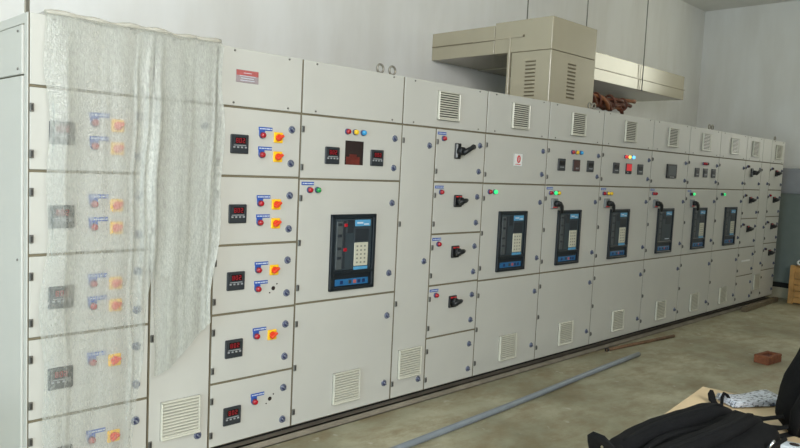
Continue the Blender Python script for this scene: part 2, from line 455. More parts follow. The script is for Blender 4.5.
def me_vent(w, h):
    b = MB(); f = .009
    b.box((-w / 2, -.003, -h / 2), (w / 2, 0, h / 2), 'ventdark')
    b.box((-w / 2, -.020, -h / 2), (-w / 2 + f, 0, h / 2), 'vent', .003)
    b.box((w / 2 - f, -.020, -h / 2), (w / 2, 0, h / 2), 'vent', .003)
    b.box((-w / 2, -.020, h / 2 - f), (w / 2, 0, h / 2), 'vent', .003)
    b.box((-w / 2, -.024, -h / 2), (w / 2, 0, -h / 2 + f * 1.3), 'vent', .003)
    n = 11; p = (h - 2.3 * f) / n
    for i in range(n):
        z = -h / 2 + 1.3 * f + p * (i + .5)
        q = [(-w / 2 + f, z)]
        i0 = b.idx('vent')
        y0, y1 = -.019, -.004
        vs = [b.bm.verts.new(c) for c in ((-w / 2 + f, y0, z - p * .42), (w / 2 - f, y0, z - p * .42), (w / 2 - f, y1, z - p * .02), (-w / 2 + f, y1, z - p * .02),
                                          (-w / 2 + f, y0, z + p * .06), (w / 2 - f, y0, z + p * .06), (w / 2 - f, y1, z + p * .30), (-w / 2 + f, y1, z + p * .30))]
        for fc in ((0, 1, 2, 3), (4, 5, 6, 7), (0, 1, 5, 4), (2, 3, 7, 6), (1, 2, 6, 5), (0, 3, 7, 4)):
            g = b.bm.faces.new([vs[k] for k in fc]); g.material_index = i0
    return b.mesh('vent')
def me_lever(kind):
    # rotary isolator handle on a door
    b = MB()
    if kind == 'long':
        b.box((-.030, -.016, -.056), (.034, 0, .056), 'black', .005)
        b.box((-.024, -.019, -.048), (-.008, -.014, .048), 'greybtn', .002)
        b.cyl((.01, -.016, 0), (.01, -.060, 0), .033, 'black', .028, 18)
        b.tube([(.0, -.062, -.016), (.04, -.072, .008), (.072, -.076, .024), (.094, -.076, .034)], [.019, .019, .016, .020], 'black', 10)
        b.dome((.094, -.076, .034), (1, 0, .3), .020, .02, 'black')
    else:
        b.box((-.044, -.016, -.044), (.040, 0, .044), 'black', .005)
        b.box((-.034, -.019, .026), (.030, -.014, .036), 'danger', .001)
        b.cyl((0, -.016, 0), (0, -.050, 0), .032, 'black', .028, 18)
        b.tube([(-.040, -.052, -.008), (.0, -.056, 0), (.030, -.058, .006), (.046, -.056, .010)], [.013, .019, .017, .012], 'black', 10)
    return b.mesh('isolator_handle')
def me_control():
    b = MB()
    b.box((-.045, -.022, -.045), (.045, 0, .045), 'grey', .006)
    b.box((-.034, -.024, -.036), (.034, -.018, -.026), 'danger', .001)
    b.cyl((.004, -.022, 0), (.004, -.055, 0), .028, 'black', .024, 18)
    b.tube([(-.012, -.050, .014), (.018, -.058, .004), (.038, -.060, -.018), (.050, -.058, -.048), (.056, -.054, -.078)],
           [.015, .018, .018, .016, .012], 'black', 10)
    return b.mesh('control_switch')
def me_screw():
    b = MB(); b.cyl((0, 0, 0), (0, -.005, 0), .006, 'hinge', .005, 10); return b.mesh('screw')
def me_eye():
    b = MB()
    b.cyl((0, 0, 0), (0, 0, .018), .016, 'eye', .014, 12)
    pts = [(.028 * math.cos(2 * PI * k / 18), 0, .042 + .028 * math.sin(2 * PI * k / 18)) for k in range(18)]
    b.tube(pts, .0075, 'eye', 8, closed=True, up=(0, 1, 0))
    return b.mesh('lifting_eye')
def me_nameplate():
    b = MB()
    b.box((-.071, -.003, -.034), (.071, 0, .034), 'plate_grey', .001)
    b.box((-.069, -.004, .004), (.069, -.002, .032), 'plate_red')
    for z, wd in ((.018, .05), (.002, .10), (-.010, .08), (-.022, .09)):
        b.box((-wd / 2, -.0046, z - .0015), (wd / 2, -.0028, z + .0015), 'pale')
    return b.mesh('nameplate')
def me_danger():
    b = MB()
    b.box((-.058, -.003, -.052), (.058, 0, .052), 'white', .001)
    for z in (-.051, .049): b.box((-.057, -.0036, z), (.057, -.0028, z + .002), 'keydot')
    for x in (-.057, .055): b.box((x, -.0036, -.051), (x + .002, -.0028, .051), 'keydot')
    pts = [(.004 + .017 * math.cos(2 * PI * k / 18), -.0036, .006 + .026 * math.sin(2 * PI * k / 18)) for k in range(18)]
    b.tube(pts, .005, 'danger', 6, closed=True, up=(0, 1, 0))
    b.prism([(.000, .024), (.012, .010), (.006, .008), (.012, -.010), (-.002, .004), (.004, .006)], -.0040, -.0028, 'danger')
    x = -.036
    for wd in (.012, .016, .010, .018): b.box((x, -.0036, -.040), (x + wd, -.0028, -.033), 'danger'); x += wd + .004
    return b.mesh('danger_sign')

D = {}
D['hinge'] = me_hinge(); D['lock'] = me_lock(); D['tag'] = me_tag(); D['tagtab'] = me_tag(True); D['switch'] = me_switch(); D['hole'] = me_hole()
for k in ('std', 'hot', 'brown', 'dim'): D['meter_' + k] = me_meter(k)
D['bigmeter'] = me_big_meter()
for k in ('red', 'yellow', 'bluelens', 'green', 'green_lit', 'red_lit', 'amber_lit', 'blue_lit', 'darklens'): D['lamp_' + k] = me_lamp(k)
D['vent_top'] = me_vent(.225, .2); D['vent_low'] = me_vent(.222, .205)
D['lever_long'] = me_lever('long'); D['lever'] = me_lever('short'); D['control'] = me_control()
D['screw'] = me_screw(); D['eye'] = me_eye()
LAMPWORD = {'red': 'red', 'yellow': 'amber', 'bluelens': 'blue', 'green': 'green', 'green_lit': 'lit green', 'red_lit': 'lit red', 'amber_lit': 'lit amber', 'blue_lit': 'lit blue', 'darklens': 'dark unlit'}

# ------------------------------------------------------------------ cubicles
ZA, ZB, ZC, Z0, ZT = 1.985, 1.605, .853, .10, 2.30
DEPTH = 1.1
G = .0065   # half gap between doors
def cubicle(x0, x1, label):
    r = link('switchgear_cubicle', None, None, (x0, 0, 0))
    tag(r, label, 'switchgear cubicle', 'cubicles of the switchgear lineup')
    w = x1 - x0
    b = MB()
    b.box((.0015, .006, Z0), (w - .0015, DEPTH, ZT), 'seam_shade', .003)
    link('carcass', b.mesh('carcass'), r)
    b = MB(); b.box((.004, .09, .05), (w - .004, DEPTH - .03, Z0), 'dark_gap'); link('dark_gap', b.mesh('dark_gap'), r)  # black block painted in as the shadow below the carcass
    r['w'] = w
    return r
def header(r, vent=True, screws=True):
    w = r['w']
    b = MB(); b.box((G, -.002, ZA + .006), (w - G, .005, ZT - .001), 'paint', .002)
    h = link('header_cover', b.mesh('header_cover'), r)
    if vent: link('vent', D['vent_top'], h, (w / 2, -.002, 2.143))
    if screws:
        for x in (.10, w - .10):
            for z in (ZA + .022, ZT - .016): link('screw', D['screw'], h, (x, -.002, z))
    return h
def door(r, xa, xb, z0, z1, hinges=2, locks=2, hz=None, lz=None, opening=None):
    """xa/xb along the cubicle; the door's origin is its lower left front corner"""
    b = MB(); w = xb - xa - 2 * G; h = z1 - z0 - 2 * G
    if opening is None:
        b.box((0, 0, 0), (w, .005, h), 'paint', .002)
    else:
        a, c, e, f = opening
        for lo, hi in (((0, 0, 0), (a, .005, h)), ((c, 0, 0), (w, .005, h)), ((a, 0, 0), (c, .005, e)), ((a, 0, f), (c, .005, h))): b.box(lo, hi, 'paint')
    d = link('door', b.mesh('door'), r, (xa + G, 0, z0 + G))
    d['w'] = w; d['zt'] = z1; d['z0'] = z0 + G; d['x0'] = xa + G
    if hz is None: hz = [z1 - .095, z0 + .075] if hinges == 2 else [z1 - .115, (z0 + z1) / 2, z0 + .095]
    for z in hz: link('hinge', D['hinge'], d, (.004, 0, z - z0 - G))
    if lz is None: lz = [1.887, 1.692] if z1 > 1.9 else [z1 - .105, z1 - .30] if z1 - z0 < .5 else [z1 - .148, z0 + .138]
    for z in lz: link('lock', D['lock'], d, (w - .060, 0, z - z0 - G))
    return d
def put(d, key, name, x, z, lab=None, y=0):
    """x from the cubicle's left edge, z above the floor"""
    o = link(name, D[key], d, (x - d['x0'], y, z - d['z0']))
    if lab: o['label'] = lab
    return o
def lamp(d, col, x, z): return put(d, 'lamp_' + col, 'indicator_lamp', x - .008, z, LAMPWORD[col] + ' indicator lamp')

def me_window():
    b = MB()
    b.box((-.158, -.012, -.160), (.158, -.004, .166), 'breaker', .003)
    b.box((-.140, -.017, -.152), (-.092, -.010, .150), 'breaker_strip', .003)
    b.box((-.088, -.014, -.152), (-.064, -.010, .150), 'breaker_dark', .002)
    b.box((-.055, -.0145, .075), (.0, -.0115, .155), 'breaker_dark', .002)
    b.box((.01, -.0145, .02), (.13, -.0115, .10), 'breaker_dark', .002)
    for z in (.12, .05, -.03, -.09): b.box((-.134, -.019, z), (-.098, -.015, z + .018), 'breaker_dark', .002)
    return b.mesh('breaker_face')
def me_keypad():
    b = MB()
    b.box((-.058, -.018, -.075), (.058, -.010, .075), 'keypad', .003)
    for i in range(3):
        for j in range(5): b.box((-.042 + i * .032, -.0195, -.058 + j * .026), (-.028 + i * .032, -.017, -.047 + j * .026), 'keydot', .001)
    b.box((-.058, -.0175, -.100), (.058, -.010, -.079), 'bluelab', .001)
    return b.mesh('keypad')
def me_bezel():
    b = MB(); W, H_ = .1855, .2405
    b.box((-W, -.005, -H_), (W, 0, H_), 'bezel', .002)
    for lo, hi in (((-W, -.020, -H_), (-W + .030, 0, H_)), ((W - .026, -.020, -H_), (W, 0, H_)), ((-W, -.020, H_ - .024), (W, 0, H_)), ((-W, -.020, -H_), (W, 0, -H_ + .02)), ((-W, -.020, -.136), (W, 0, -.114))):
        b.box(lo, hi, 'bezel', .003)
    return b.mesh('bezel')
def me_strip():
    b = MB()
    b.box((-.138, -.012, -.021), (.138, -.004, .021), 'blue', .002)
    for x, c in ((-.10, 'navy'), (-.03, 'breaker'), (.01, 'plate_red'), (.045, 'navy'), (.085, 'navy')): b.box((x, -.014, -.012), (x + .026, -.010, .012), c, .002)
    return b.mesh('control_strip')
def me_bluelabel():
    b = MB(); b.box((-.064, -.016, -.02), (.064, -.010, .02), 'bluelab', .001)
    b.box((-.05, -.017, -.004), (.0, -.015, .006), 'pale'); b.box((.008, -.017, -.012), (.05, -.015, -.004), 'pale')
    return b.mesh('blue_label')
def me_redbtn():
    b = MB(); b.box((-.013, -.019, -.011), (.013, -.010, .011), 'red', .003); return b.mesh('push_button')
D['bface'] = me_window(); D['keypad'] = me_keypad(); D['bezel'] = me_bezel(); D['strip'] = me_strip(); D['blabel'] = me_bluelabel(); D['redbtn'] = me_redbtn()
def breaker(r, xc, keypad=True, red=False):
    zc = 1.149
    b = link('circuit_breaker', D['bezel'], r, (xc - .010, 0, zc)); b['label'] = 'black framed circuit breaker front'
    link('breaker_face', D['bface'], b, (-.004, 0, .047))
    link('blue_label', D['blabel'], b, (.072, 0, .184))
    link('control_strip', D['strip'], b, (0, 0, -.191))
    if keypad: link('keypad', D['keypad'], b, (.064, 0, -.016))
    else:
        m = MB(); m.box((-.05, -.014, -.004), (.05, -.010, .004), 'pale'); link('rating_mark', m.mesh('rating_mark'), b, (.06, 0, -.09))
    if red:
        for z in (.172, .017): link('push_button', D['redbtn'], b, (-.070, 0, z))
    return b

ROWS = [ZA, 1.61, 1.23, .848, .463, Z0]
def feeder(r, kinds):
    for i, k in enumerate(kinds):
        zt, zb = ROWS[i], ROWS[i + 1]
        d = door(r, 0, r['w'], zb, zt)
        put(d, 'meter_std', 'panel_meter', .142, zt - .199 if i == 0 else (zt - .206 if i < 2 else zt - .200))
        q = zt - (.096 if i == 0 else .103)
        def line(z, sw):
            put(d, 'tagtab', 'name_tag', .264, z)
            put(d, 'lamp_red', 'indicator_lamp', .287, z - .046, 'red indicator lamp')
            if sw == 's': put(d, 'switch', 'rotary_switch', .396, z - .053, 'yellow square switch plate with red knob')
            elif sw == 'h': put(d, 'hole', 'switch_hole', .396, z - .052, 'empty round hole for a switch')
        line(q, k[0])
        if len(k) > 1: line(q - .109, k[1])

# 1: first feeder column under the bubble wrap
r = cubicle(.651, 1.224, 'cream feeder cubicle at the near end, five metered doors behind bubble wrap'); header(r, False)
feeder(r, ['ss', 'ss', 'ss', 's', 's'])
side = r
b = MB()
b.box((-.012, .05, 2.035), (.001, DEPTH - .06, 2.25), 'paint', .003)
b.box((-.012, .05, .16), (.001, DEPTH - .06, 2.028), 'paint', .003)
b.box((-.0035, .045, Z0), (.0010, DEPTH - .051, .155), 'paint', .002); b.box((-.0035, .045, 2.256), (.0010, DEPTH - .051, ZT), 'paint', .002)
b.box((-.004, .0, Z0), (.0015, .044, ZT), 'paint', .002); b.box((-.004, DEPTH - .05, Z0), (.0015, DEPTH, ZT), 'paint', .002)
sc = link('side_cover', b.mesh('side_cover'), r)
for y, z in ((.10, 2.225), (.10, 2.06), (.10, 1.2), (.10, .3)): link('screw', D['screw'], sc, (-.012, y, z), (0, 0, -PI / 2))
def eye(r, x, y=.1):
    link('lifting_eye', D['eye'], r, (x, y, ZT))
b = MB(); b.box((-.022, -.004, 0), (.022, .004, .07), 'eye', .003)
link('lifting_bracket', b.mesh('lifting_bracket'), r, (.012, .06, ZT), (0, 0, .9))

# 2: narrow cable chamber
def chamber(r, xa, xb, ventz, hz, lz):
    d = door(r, xa, xb, Z0, ZA, hz=hz, lz=lz)
    w = xb - xa
    put(d, 'vent_low', 'vent', xa + w / 2 + .003, ventz)
    return d
r = cubicle(1.224, 1.574, 'narrow cream cable cubicle, upper half hidden by bubble wrap, slatted vent near its foot'); header(r, False)
chamber(r, 0, .35, .322, [1.88, 1.32, .77, .21], [1.869, 1.023, .198])

# 3: uncovered feeder column
r = cubicle(1.574, 2.130, 'cream feeder cubicle with five metered doors and small red and grey nameplate on top')
h = header(r, False)
np_ = link('nameplate', me_nameplate(), h, (.181, -.002, 2.153)); np_['label'] = 'small red and grey nameplate'
feeder(r, ['ss', 'ss', 'sh', 's', 'h'])

# 4: wide incomer
X0 = 2.130
r = cubicle(X0, 2.962, 'widest cream breaker cubicle with a dark square opening between two meters'); header(r, False)
gx = G
d = door(r, 0, .832, ZB, ZA, hz=[1.897, 1.674], lz=[1.886, 1.692], opening=(.342 - G, .494 - G, 1.70 - ZB - G, 1.85 - ZB - G))
b = MB(); b.box((0, .0040, 0), (.152, .0055, .15), 'void'); b.box((.012, .0025, .0), (.125, .0042, .050), 'copperglow', .0005); b.box((.04, .0022, .04), (.10, .0042, .066), 'copperglow', .0005)
b.box((0, .0005, 0), (.004, .0041, .15), 'void'); b.box((.148, .0005, 0), (.152, .0041, .15), 'void'); b.box((0, .0005, .146), (.152, .0041, .15), 'void')
cv = link('meter_opening', b.mesh('meter_opening'), d, (.342 - G, 0, 1.70 - d['z0'])); cv['label'] = 'dark square opening with reddish interior'
put(d, 'meter_std', 'panel_meter', 2.367 - X0, 1.752); put(d, 'meter_std', 'panel_meter', 2.738 - X0, 1.752)
for c, x in (('red', 2.491), ('yellow', 2.554), ('bluelens', 2.620)): lamp(d, c, x - X0, 1.905)
d = door(r, 0, .832, ZC, ZB, 3, hz=[1.491, 1.223, .952], lz=[1.459, .988])
put(d, 'tag', 'name_tag', 2.146 - X0, 1.588); lamp(d, 'red', 2.213 - X0, 1.540); lamp(d, 'green', 2.273 - X0, 1.540)
breaker(r, .442, True, True)
d = door(r, 0, .832, Z0, ZC, 3, hz=[.732, .463, .19], lz=[.697, .23]); put(d, 'vent_low', 'vent', .425, .272)
eye(r, .70); eye(r, .81)

# 5+6: cable chamber and four-lever feeder under one header
X0 = 2.962
r = cubicle(X0, 3.851, 'cream cubicle with tall narrow door beside four black rotary isolator handles'); header(r)
chamber(r, 0, .337, .335, [1.88, 1.316, .768, .207], [1.858, 1.046, .197])
R6 = [ZA, 1.607, 1.233, .861, .478, Z0]
def levers(r, xa, xb, rows, n, long_first=True, tags=True):
    for i in range(5):
        zt, zb = rows[i], rows[i + 1]
        d = door(r, xa, xb, zb, zt)
        if i < n:
            if tags:
                put(d, 'tag', 'name_tag', xa + .012, (1.987 if i == 0 else zt) - .026); lamp(d, 'red', xa + .083, (1.987 if i == 0 else zt) - .071)
            elif tags is False: lamp(d, 'red' if (i == 1 and n == 4) else 'darklens', xa + .085, zt - .075)
            if i == 0 and long_first: put(d, 'lever_long', 'isolator_handle', xa + .228, zt - .150, 'black rotary handle with long lever')
            else: put(d, 'lever', 'isolator_handle', xa + .262, zt - .135, 'black rotary handle')
levers(r, .337, .889, R6, 4)

# 7..12 breaker cubicles
def breaker_cubicle(x0, x1, label, bx, keypad=True):
    r = cubicle(x0, x1, label); header(r); w = x1 - x0
    up = door(r, 0, w, ZB, ZA, hz=[1.897, 1.674], lz=[1.884, 1.692])
    mid = door(r, 0, w, ZC, ZB, 3, hz=[1.491, 1.223, .952], lz=[1.458, .99])
    low = door(r, 0, w, Z0, ZC, 3, hz=[.738, .472, .205], lz=[.705, .241])
    put(low, 'vent_low', 'vent', w / 2 + .01, .276)
    breaker(r, bx - x0, keypad)
    return r, up, mid, low
X0 = 3.851
r, u, m_, l_ = breaker_cubicle(X0, 4.682, 'cream breaker cubicle with a white danger sign on its upper door', 4.254)
ds = link('danger_sign', me_danger(), u, (4.276 - X0 - G, 0, 1.80 - u['z0'])); ds['label'] = 'white sign with red ring mark'
lamp(m_, 'red', .086, 1.542); lamp(m_, 'green_lit', .150, 1.542)
def meters(u, x0, xs, kinds, z=1.784):
    for x, k in zip(xs, kinds): put(u, 'meter_' + k, 'panel_meter', x - x0, z)
X0 = 4.682
r, u, m_, l_ = breaker_cubicle(X0, 5.574, 'cream breaker cubicle with dark meters, brown middle meter and lit green lamp over lever', 5.086)
for c, x in (('red', 5.072), ('yellow', 5.138), ('bluelens', 5.208)): lamp(u, c, x - X0, 1.899)
meters(u, X0, (4.90, 5.137, 5.373), ('dim', 'brown', 'dim'))
put(m_, 'tag', 'name_tag', 4.704 - X0, 1.588)
for c, x in (('red', 4.768), ('green_lit', 4.836), ('yellow', 4.886)): lamp(m_, c, x - X0, 1.539)
put(m_, 'control', 'control_switch', 4.822 - X0, 1.447, 'grey control switch with black lever')
eye(r, .79); eye(r, .86)
X0 = 5.574
r, u, m_, l_ = breaker_cubicle(X0, 6.575, 'cream breaker cubicle with bright red display between two dark meters', 5.985)
for c, x in (('red_lit', 6.024), ('amber_lit', 6.09), ('blue_lit', 6.166)): lamp(u, c, x - X0, 1.898)
meters(u, X0, (5.845, 6.09, 6.33), ('dim', 'hot', 'dim'))
put(m_, 'tag', 'name_tag', 5.60 - X0, 1.590)
for c, x in (('red', 5.658), ('yellow', 5.730), ('yellow', 5.784)): lamp(m_, c, x - X0, 1.540)
put(m_, 'control', 'control_switch', 5.708 - X0, 1.447, 'grey control switch with black lever')
X0 = 6.575
r, u, m_, l_ = breaker_cubicle(X0, 7.455, 'cream breaker cubicle with one large square black display on its upper door', 6.985, False)
put(u, 'bigmeter', 'display_meter', 7.035 - X0, 1.787, 'large square black display meter')
put(m_, 'tag', 'name_tag', 6.597 - X0, 1.593)
for c, x in (('red', 6.664), ('red', 6.712)): lamp(m_, c, x - X0, 1.544)
put(m_, 'control', 'control_switch', 6.715 - X0, 1.440, 'grey control switch with black lever')
X0 = 7.455
r, u, m_, l_ = breaker_cubicle(X0, 8.317, 'cream breaker cubicle with three small meters, next to the large square display', 7.868)
for c, x in (('red', 7.868), ('red', 7.915), ('darklens', 7.962)): lamp(u, c, x - X0, 1.898)
meters(u, X0, (7.695, 7.925, 8.160), ('dim', 'dim', 'dim'), 1.792)
put(m_, 'tag', 'name_tag', 7.50 - X0, 1.588)
for c, x in (('darklens', 7.588), ('green_lit', 7.650)): lamp(m_, c, x - X0, 1.544)
put(m_, 'control', 'control_switch', 7.628 - X0, 1.440, 'grey control switch with black lever')
eye(r, .74); eye(r, .83)
X0 = 8.317
r, u, m_, l_ = breaker_cubicle(X0, 9.177, 'cream breaker cubicle whose upper door is blank, farthest of the breaker cubicles', 8.805)
lamp(m_, 'darklens', .158, 1.547); lamp(m_, 'green_lit', .218, 1.545)

# 13..15 far feeders
r = cubicle(9.177, 9.76, 'cream feeder cubicle with three black handles, beside the blank-topped breaker cubicle'); header(r)
R13 = [ZA, 1.610, 1.230, .85, .473, Z0]
levers(r, 0, .583, R13, 3, tags=False)
for c in r.children:
    if c.name.startswith('door') and abs(c['zt'] - .85) < .01:
        b = MB(); b.box((0, -.006, 0), (.30, 0, .022), 'white', .002)
        s_ = link('white_strip', b.mesh('white_strip'), c, (.13, 0, .658 - c['z0'])); s_['label'] = 'thin white strip'  # thin white bar across the fourth door
r = cubicle(9.76, 10.09, 'narrow blank cream cable cubicle between the two far handle columns'); header(r, False, False)
chamber(r, 0, .33, .349, [1.88, 1.31, .77, .21], [1.70, 1.10, .60])
r = cubicle(10.09, 10.634, 'last cream feeder cubicle at the far end, four black handles, beside blue-grey cabinet'); header(r)
levers(r, 0, .544, [ZA, 1.614, 1.241, .866, .491, Z0], 4, False, False)
eye(r, .40)

# steel base channel under the lineup
b = MB()
b.box((.62, .034, 0), (10.66, .042, .05), 'channel'); b.box((.62, .034, .042), (10.66, .10, .05), 'channel'); b.box((.62, .034, 0), (10.66, .10, .006), 'channel')
b.box((.62, 1.0, 0), (10.66, 1.008, .05), 'channel'); b.box((.62, 1.0, .042), (10.66, 1.07, .05), 'channel')
tag(link('base_channel', b.mesh('base_channel')), 'long grey steel base channel under the whole row of cream cubicles', 'steel channel')

# ------------------------------------------------------------------ bus duct above
def louvres(b, x, y, z0, z1, n, face, w=.13):
    p = (z1 - z0) / n
    for i in range(n):
        z = z0 + p * (i + .5)
        if face == 'y':
            b.prism([(x - w / 2, z - .006), (x + w / 2, z - .006), (x + w / 2, z + .008), (x - w / 2, z + .008)], y - .004, y + .001, 'ductseam')
            b.box((x - w / 2, y - .014, z + .004), (x + w / 2, y + .001, z + .012), 'duct', .002)
        else:
            b.box((x - .004, y - w / 2, z - .006), (x + .001, y + w / 2, z + .008), 'ductseam')
            b.box((x - .014, y - w / 2, z + .004), (x + .001, y + w / 2, z + .012), 'duct', .002)
tx0, tx1, ty0, ty1 = 5.09, 5.855, .30, .74
DZ0, DZ1 = 2.822, 3.115
duct = link('bus_duct', None, None, (tx0, ty0, ZT))
tag(duct, 'cream painted bus duct tower with horizontal arm to the wall, above the cubicles', 'bus duct')
def dloc(b, name): 
    me = b.mesh(name); me.transform(Matrix.Translation((-tx0, -ty0, -ZT))); return link(name, me, duct)
b = MB(); b.box((tx0, ty0, ZT + .001), (tx1, ty1, DZ0 - .004), 'duct', .004)
t = dloc(b, 'tower')
b = MB(); louvres(b, tx0 + .35, ty0, 2.40, 2.74, 10, 'y', .13); dloc(b, 'front_louvres')
b = MB(); louvres(b, tx0, ty0 + .215, 2.36, 2.74, 11, 'x', .11); dloc(b, 'side_louvres')
b = MB(); b.box((tx0, ty0, DZ0), (tx1, .95, DZ1), 'duct', .004); dloc(b, 'top_box')
b = MB(); b.box((tx0 + .003, .956, DZ0), (tx1, YB - .002, DZ1 - .02), 'duct', .004)
b.box((tx0 + .006, .95, DZ0 + .01), (tx1 - .01, .957, DZ1 - .03), 'ductseam')
dloc(b, 'wall_arm')
b = MB(); b.box((tx0 - .006, .96, 2.952), (tx0 + .004, YB - .01, 2.960), 'ductseam'); b.box((tx0 - .010, .62, 2.955), (tx0 + .001, 1.22, 2.972), 'duct', .002)
b.box((tx0 - .012, .60, 2.955), (tx0 - .001, .615, 2.975), 'ductseam')
dloc(b, 'joint_strip')
b = MB(); b.box((tx0 - .012, .755, ZT + .002), (tx0 + .02, .780, 2.965), 'duct', .002); dloc(b, 'corner_angle')
RX0, RX1, RY, RZ0, RZ1 = tx1 + .0005, 9.44, 1.0, 2.812, 3.135
arm = link('bus_duct', None, None, (RX0, RY, RZ0))
tag(arm, 'cream bus duct run along the back wall, from the louvred tower to the far end', 'bus duct')
xs = [RX0, 6.55, 8.15, RX1]
for i in range(3):
    b = MB()
    b.box((xs[i] + (.004 if i else 0), RY, RZ0), (xs[i + 1] - .004, YB - .002, RZ0 + .135), 'duct', .004)
    b.box((xs[i] + .004, RY + .004, RZ0 + .143), (xs[i + 1] - .004, YB - .002, RZ1), 'duct', .004)
    b.box((xs[i] + .004, RY + .012, RZ0 + .01), (xs[i + 1] - .004, YB - .01, RZ1 - .01), 'ductseam')
    b.box((xs[i] + .004, RY - .010, RZ0 + .132), (xs[i + 1] - .004, RY + .006, RZ0 + .146), 'duct', .003)
    me = b.mesh('duct_section'); me.transform(Matrix.Translation((-RX0, -RY, -RZ0))); link('duct_section', me, arm)
b = MB()
for x in xs[1:3]: b.box((x - .004, RY + .006, RZ0 + .006), (x + .004, YB - .004, RZ1 - .006), 'ductseam')
me = b.mesh('joint_gasket'); me.transform(Matrix.Translation((-RX0, -RY, -RZ0))); link('joint_gasket', me, arm)

for x, y, z, lab in ((5.66, 1.0, DZ1 - .019, 'thin steel hanger rod from the ceiling down to the wall arm of the duct'),
                     (7.12, 1.20, RZ1, 'thin steel hanger rod rising behind the top right edge of the duct tower'),
                     (8.15, .972, RZ0 - .01, 'thin steel hanger rod passing in front of the long bus duct')):
    b = MB(); b.cyl((0, 0, 0), (0, 0, H - z), .006, 'rod', None, 10); b.cyl((0, 0, .0), (0, 0, .012), .014, 'rod', None, 12)
    tag(link('hanger_rod', b.mesh('hanger_rod'), None, (x, y, z)), lab, 'rod', 'hanger rods of the bus duct')

# brown wrapped cable bundle beside the tower
b = MB()
M['brown_light'] = mat('brown_wrapping_light', (150, 96, 62), .55, noise=.35, nscale=16, bump=.3, bscale=30)
for k in range(8):
    ph = k * .785; R0 = .034 if k < 6 else .012; path = []; rs = []
    n_ = 26; Lk = 1.02 + .16 * math.sin(k * 2.1)
    for i in range(n_):
        t = i / (n_ - 1)
        a_ = ph + t * 5.5 + .5 * math.sin(t * 11 + k)
        spread = R0 * (.35 + .9 * min(1, t * 2.2)) * (1 + .45 * math.sin(t * 13 + k * 1.7))
        path.append((tx1 + .012 + t * Lk, .52 + spread * math.cos(a_), 2.488 + .020 * math.sin(t * 8) + spread * math.sin(a_) * 1.25 - .05 * max(0, t - .9) / .1 * (k % 3 == 0)))
        rs.append((.010 if t < .2 else .017) + .007 * math.sin(i * 1.9 + k) ** 2)
    b.tube(path, rs, 'brown_light' if k in (1, 4) else 'brown', 8)
for x_, r_ in ((.42, .064), (.70, .068), (.98, .060)):
    b.tube([(tx1 + x_ + .01 * math.sin(q), .52 + r_ * math.cos(2 * PI * q / 14), 2.49 + r_ * 1.1 * math.sin(2 * PI * q / 14)) for q in range(14)], .012, 'brown', 7, closed=True, up=(1, 0, 0))
tag(link('cable_bundle', b.mesh('cable_bundle')), 'brown wrapped cable bundle sticking out beside the duct tower, under the bus duct', 'cable')

# ------------------------------------------------------------------ bubble wrap
def bottom(x):
    if x < 1.15: return .16 + .03 * math.sin(x * 9)
    if x < 1.235:
        t = (x - 1.15) / .085; return .16 + t * 1.05
    if x < 1.27:
        t = (x - 1.235) / .035; return 1.21 - t * .62
    if x < 1.36: return .59 + (x - 1.27) * .4
    return .626 + (x - 1.36) * .95
b = MB()
NU, NV = 170, 150
sx0, sx1 = .715, 1.583
rnd = random.Random(3)
fold = [(rnd.uniform(10, 50), rnd.uniform(0, 6.3), rnd.uniform(.001, .005)) for _ in range(9)]
lay = []
CREASE = [(.10, .018, .007), (.30, .022, .004), (.47, .012, .010), (.535, .012, .008), (.60, .020, .014), (.80, .02, .004), (.95, .012, .006)]
def sheet(u, v):
    s = u / (NU - 1); t = v / (NV - 1)
    x = sx0 + (sx1 - sx0) * s
    zb = bottom(x); drop = 2.315 - zb
    back = .25; total = back + drop
    d = t * total
    wav = sum(a * math.sin(f * x + p + .6 * math.sin(t * 4 + p)) for f, p, a in fold)
    pull = .035 * math.sin(s * PI) * 0
    if d < back:
        y = .25 - d; z = 2.312 + abs(wav) * .3
    else:
        q = d - back
        k = min(1, q / .25)
        y = -.046 - .010 * k + wav * (0.35 + .65 * k) * (1.0 + .5 * t)
        y = min(y, -.042)
        if q < .02: y = -.02 - q
        z = 2.312 - q
        x = x + (.012 * math.sin(z * 5) + .01 * math.sin(z * 11)) * k * (1 if s > .98 or s < .02 else .5)
        # right edge draws in towards the foot, left edge drifts outwards
        x += -.062 * s * max(0, (2.0 - z)) * (.6 + .2 * max(0, 1.4 - z)) - .03 * (1 - s) * max(0, 2.0 - z) * .4
        if q >= .02: y = min(y, -.042)
        if z > .0: y -= .012 * max(0, min(1, (2.2 - z)))
    # film layers: single over the feeder doors, doubled and bunched over the cable door
    xx = sx0 + (sx1 - sx0) * s
    den = .50 if z > 1.95 else .50 - .12 * min(1, (1.95 - z) / 1.1)
    if xx > 1.17: den = .60 + .12 * max(0, min(1, (1.7 - z) / .4))
    if 1.12 < xx < 1.24 and z < 1.15: den = .42
    if .80 < xx < .84: den += .12
    if 1.12 < xx <= 1.2: den += .2 * max(0, min(1, (z - .9) / .5))
    if z < 1.1 and 1.235 < xx < 1.33: den = .42
    for c_, w_, a_ in CREASE: y -= a_ * math.exp(-((s - c_ - .02 * math.sin(3 * z)) / w_) ** 2) * min(1, max(0, (2.3 - z) / .3))
    lay.append(den)
    return Vector((x, y, z))
V = b.grid(sheet, NU, NV, 'bubble')
me = b.mesh('bubble_wrap', fix=False)
at = me.attributes.new('layers', 'FLOAT', 'POINT')
for i, v in enumerate(lay): at.data[i].value = v
bw = tag(link('bubble_wrap', me), 'clear bubble wrap sheet hanging over the near end cubicles, longer over the metered doors', 'plastic sheet')

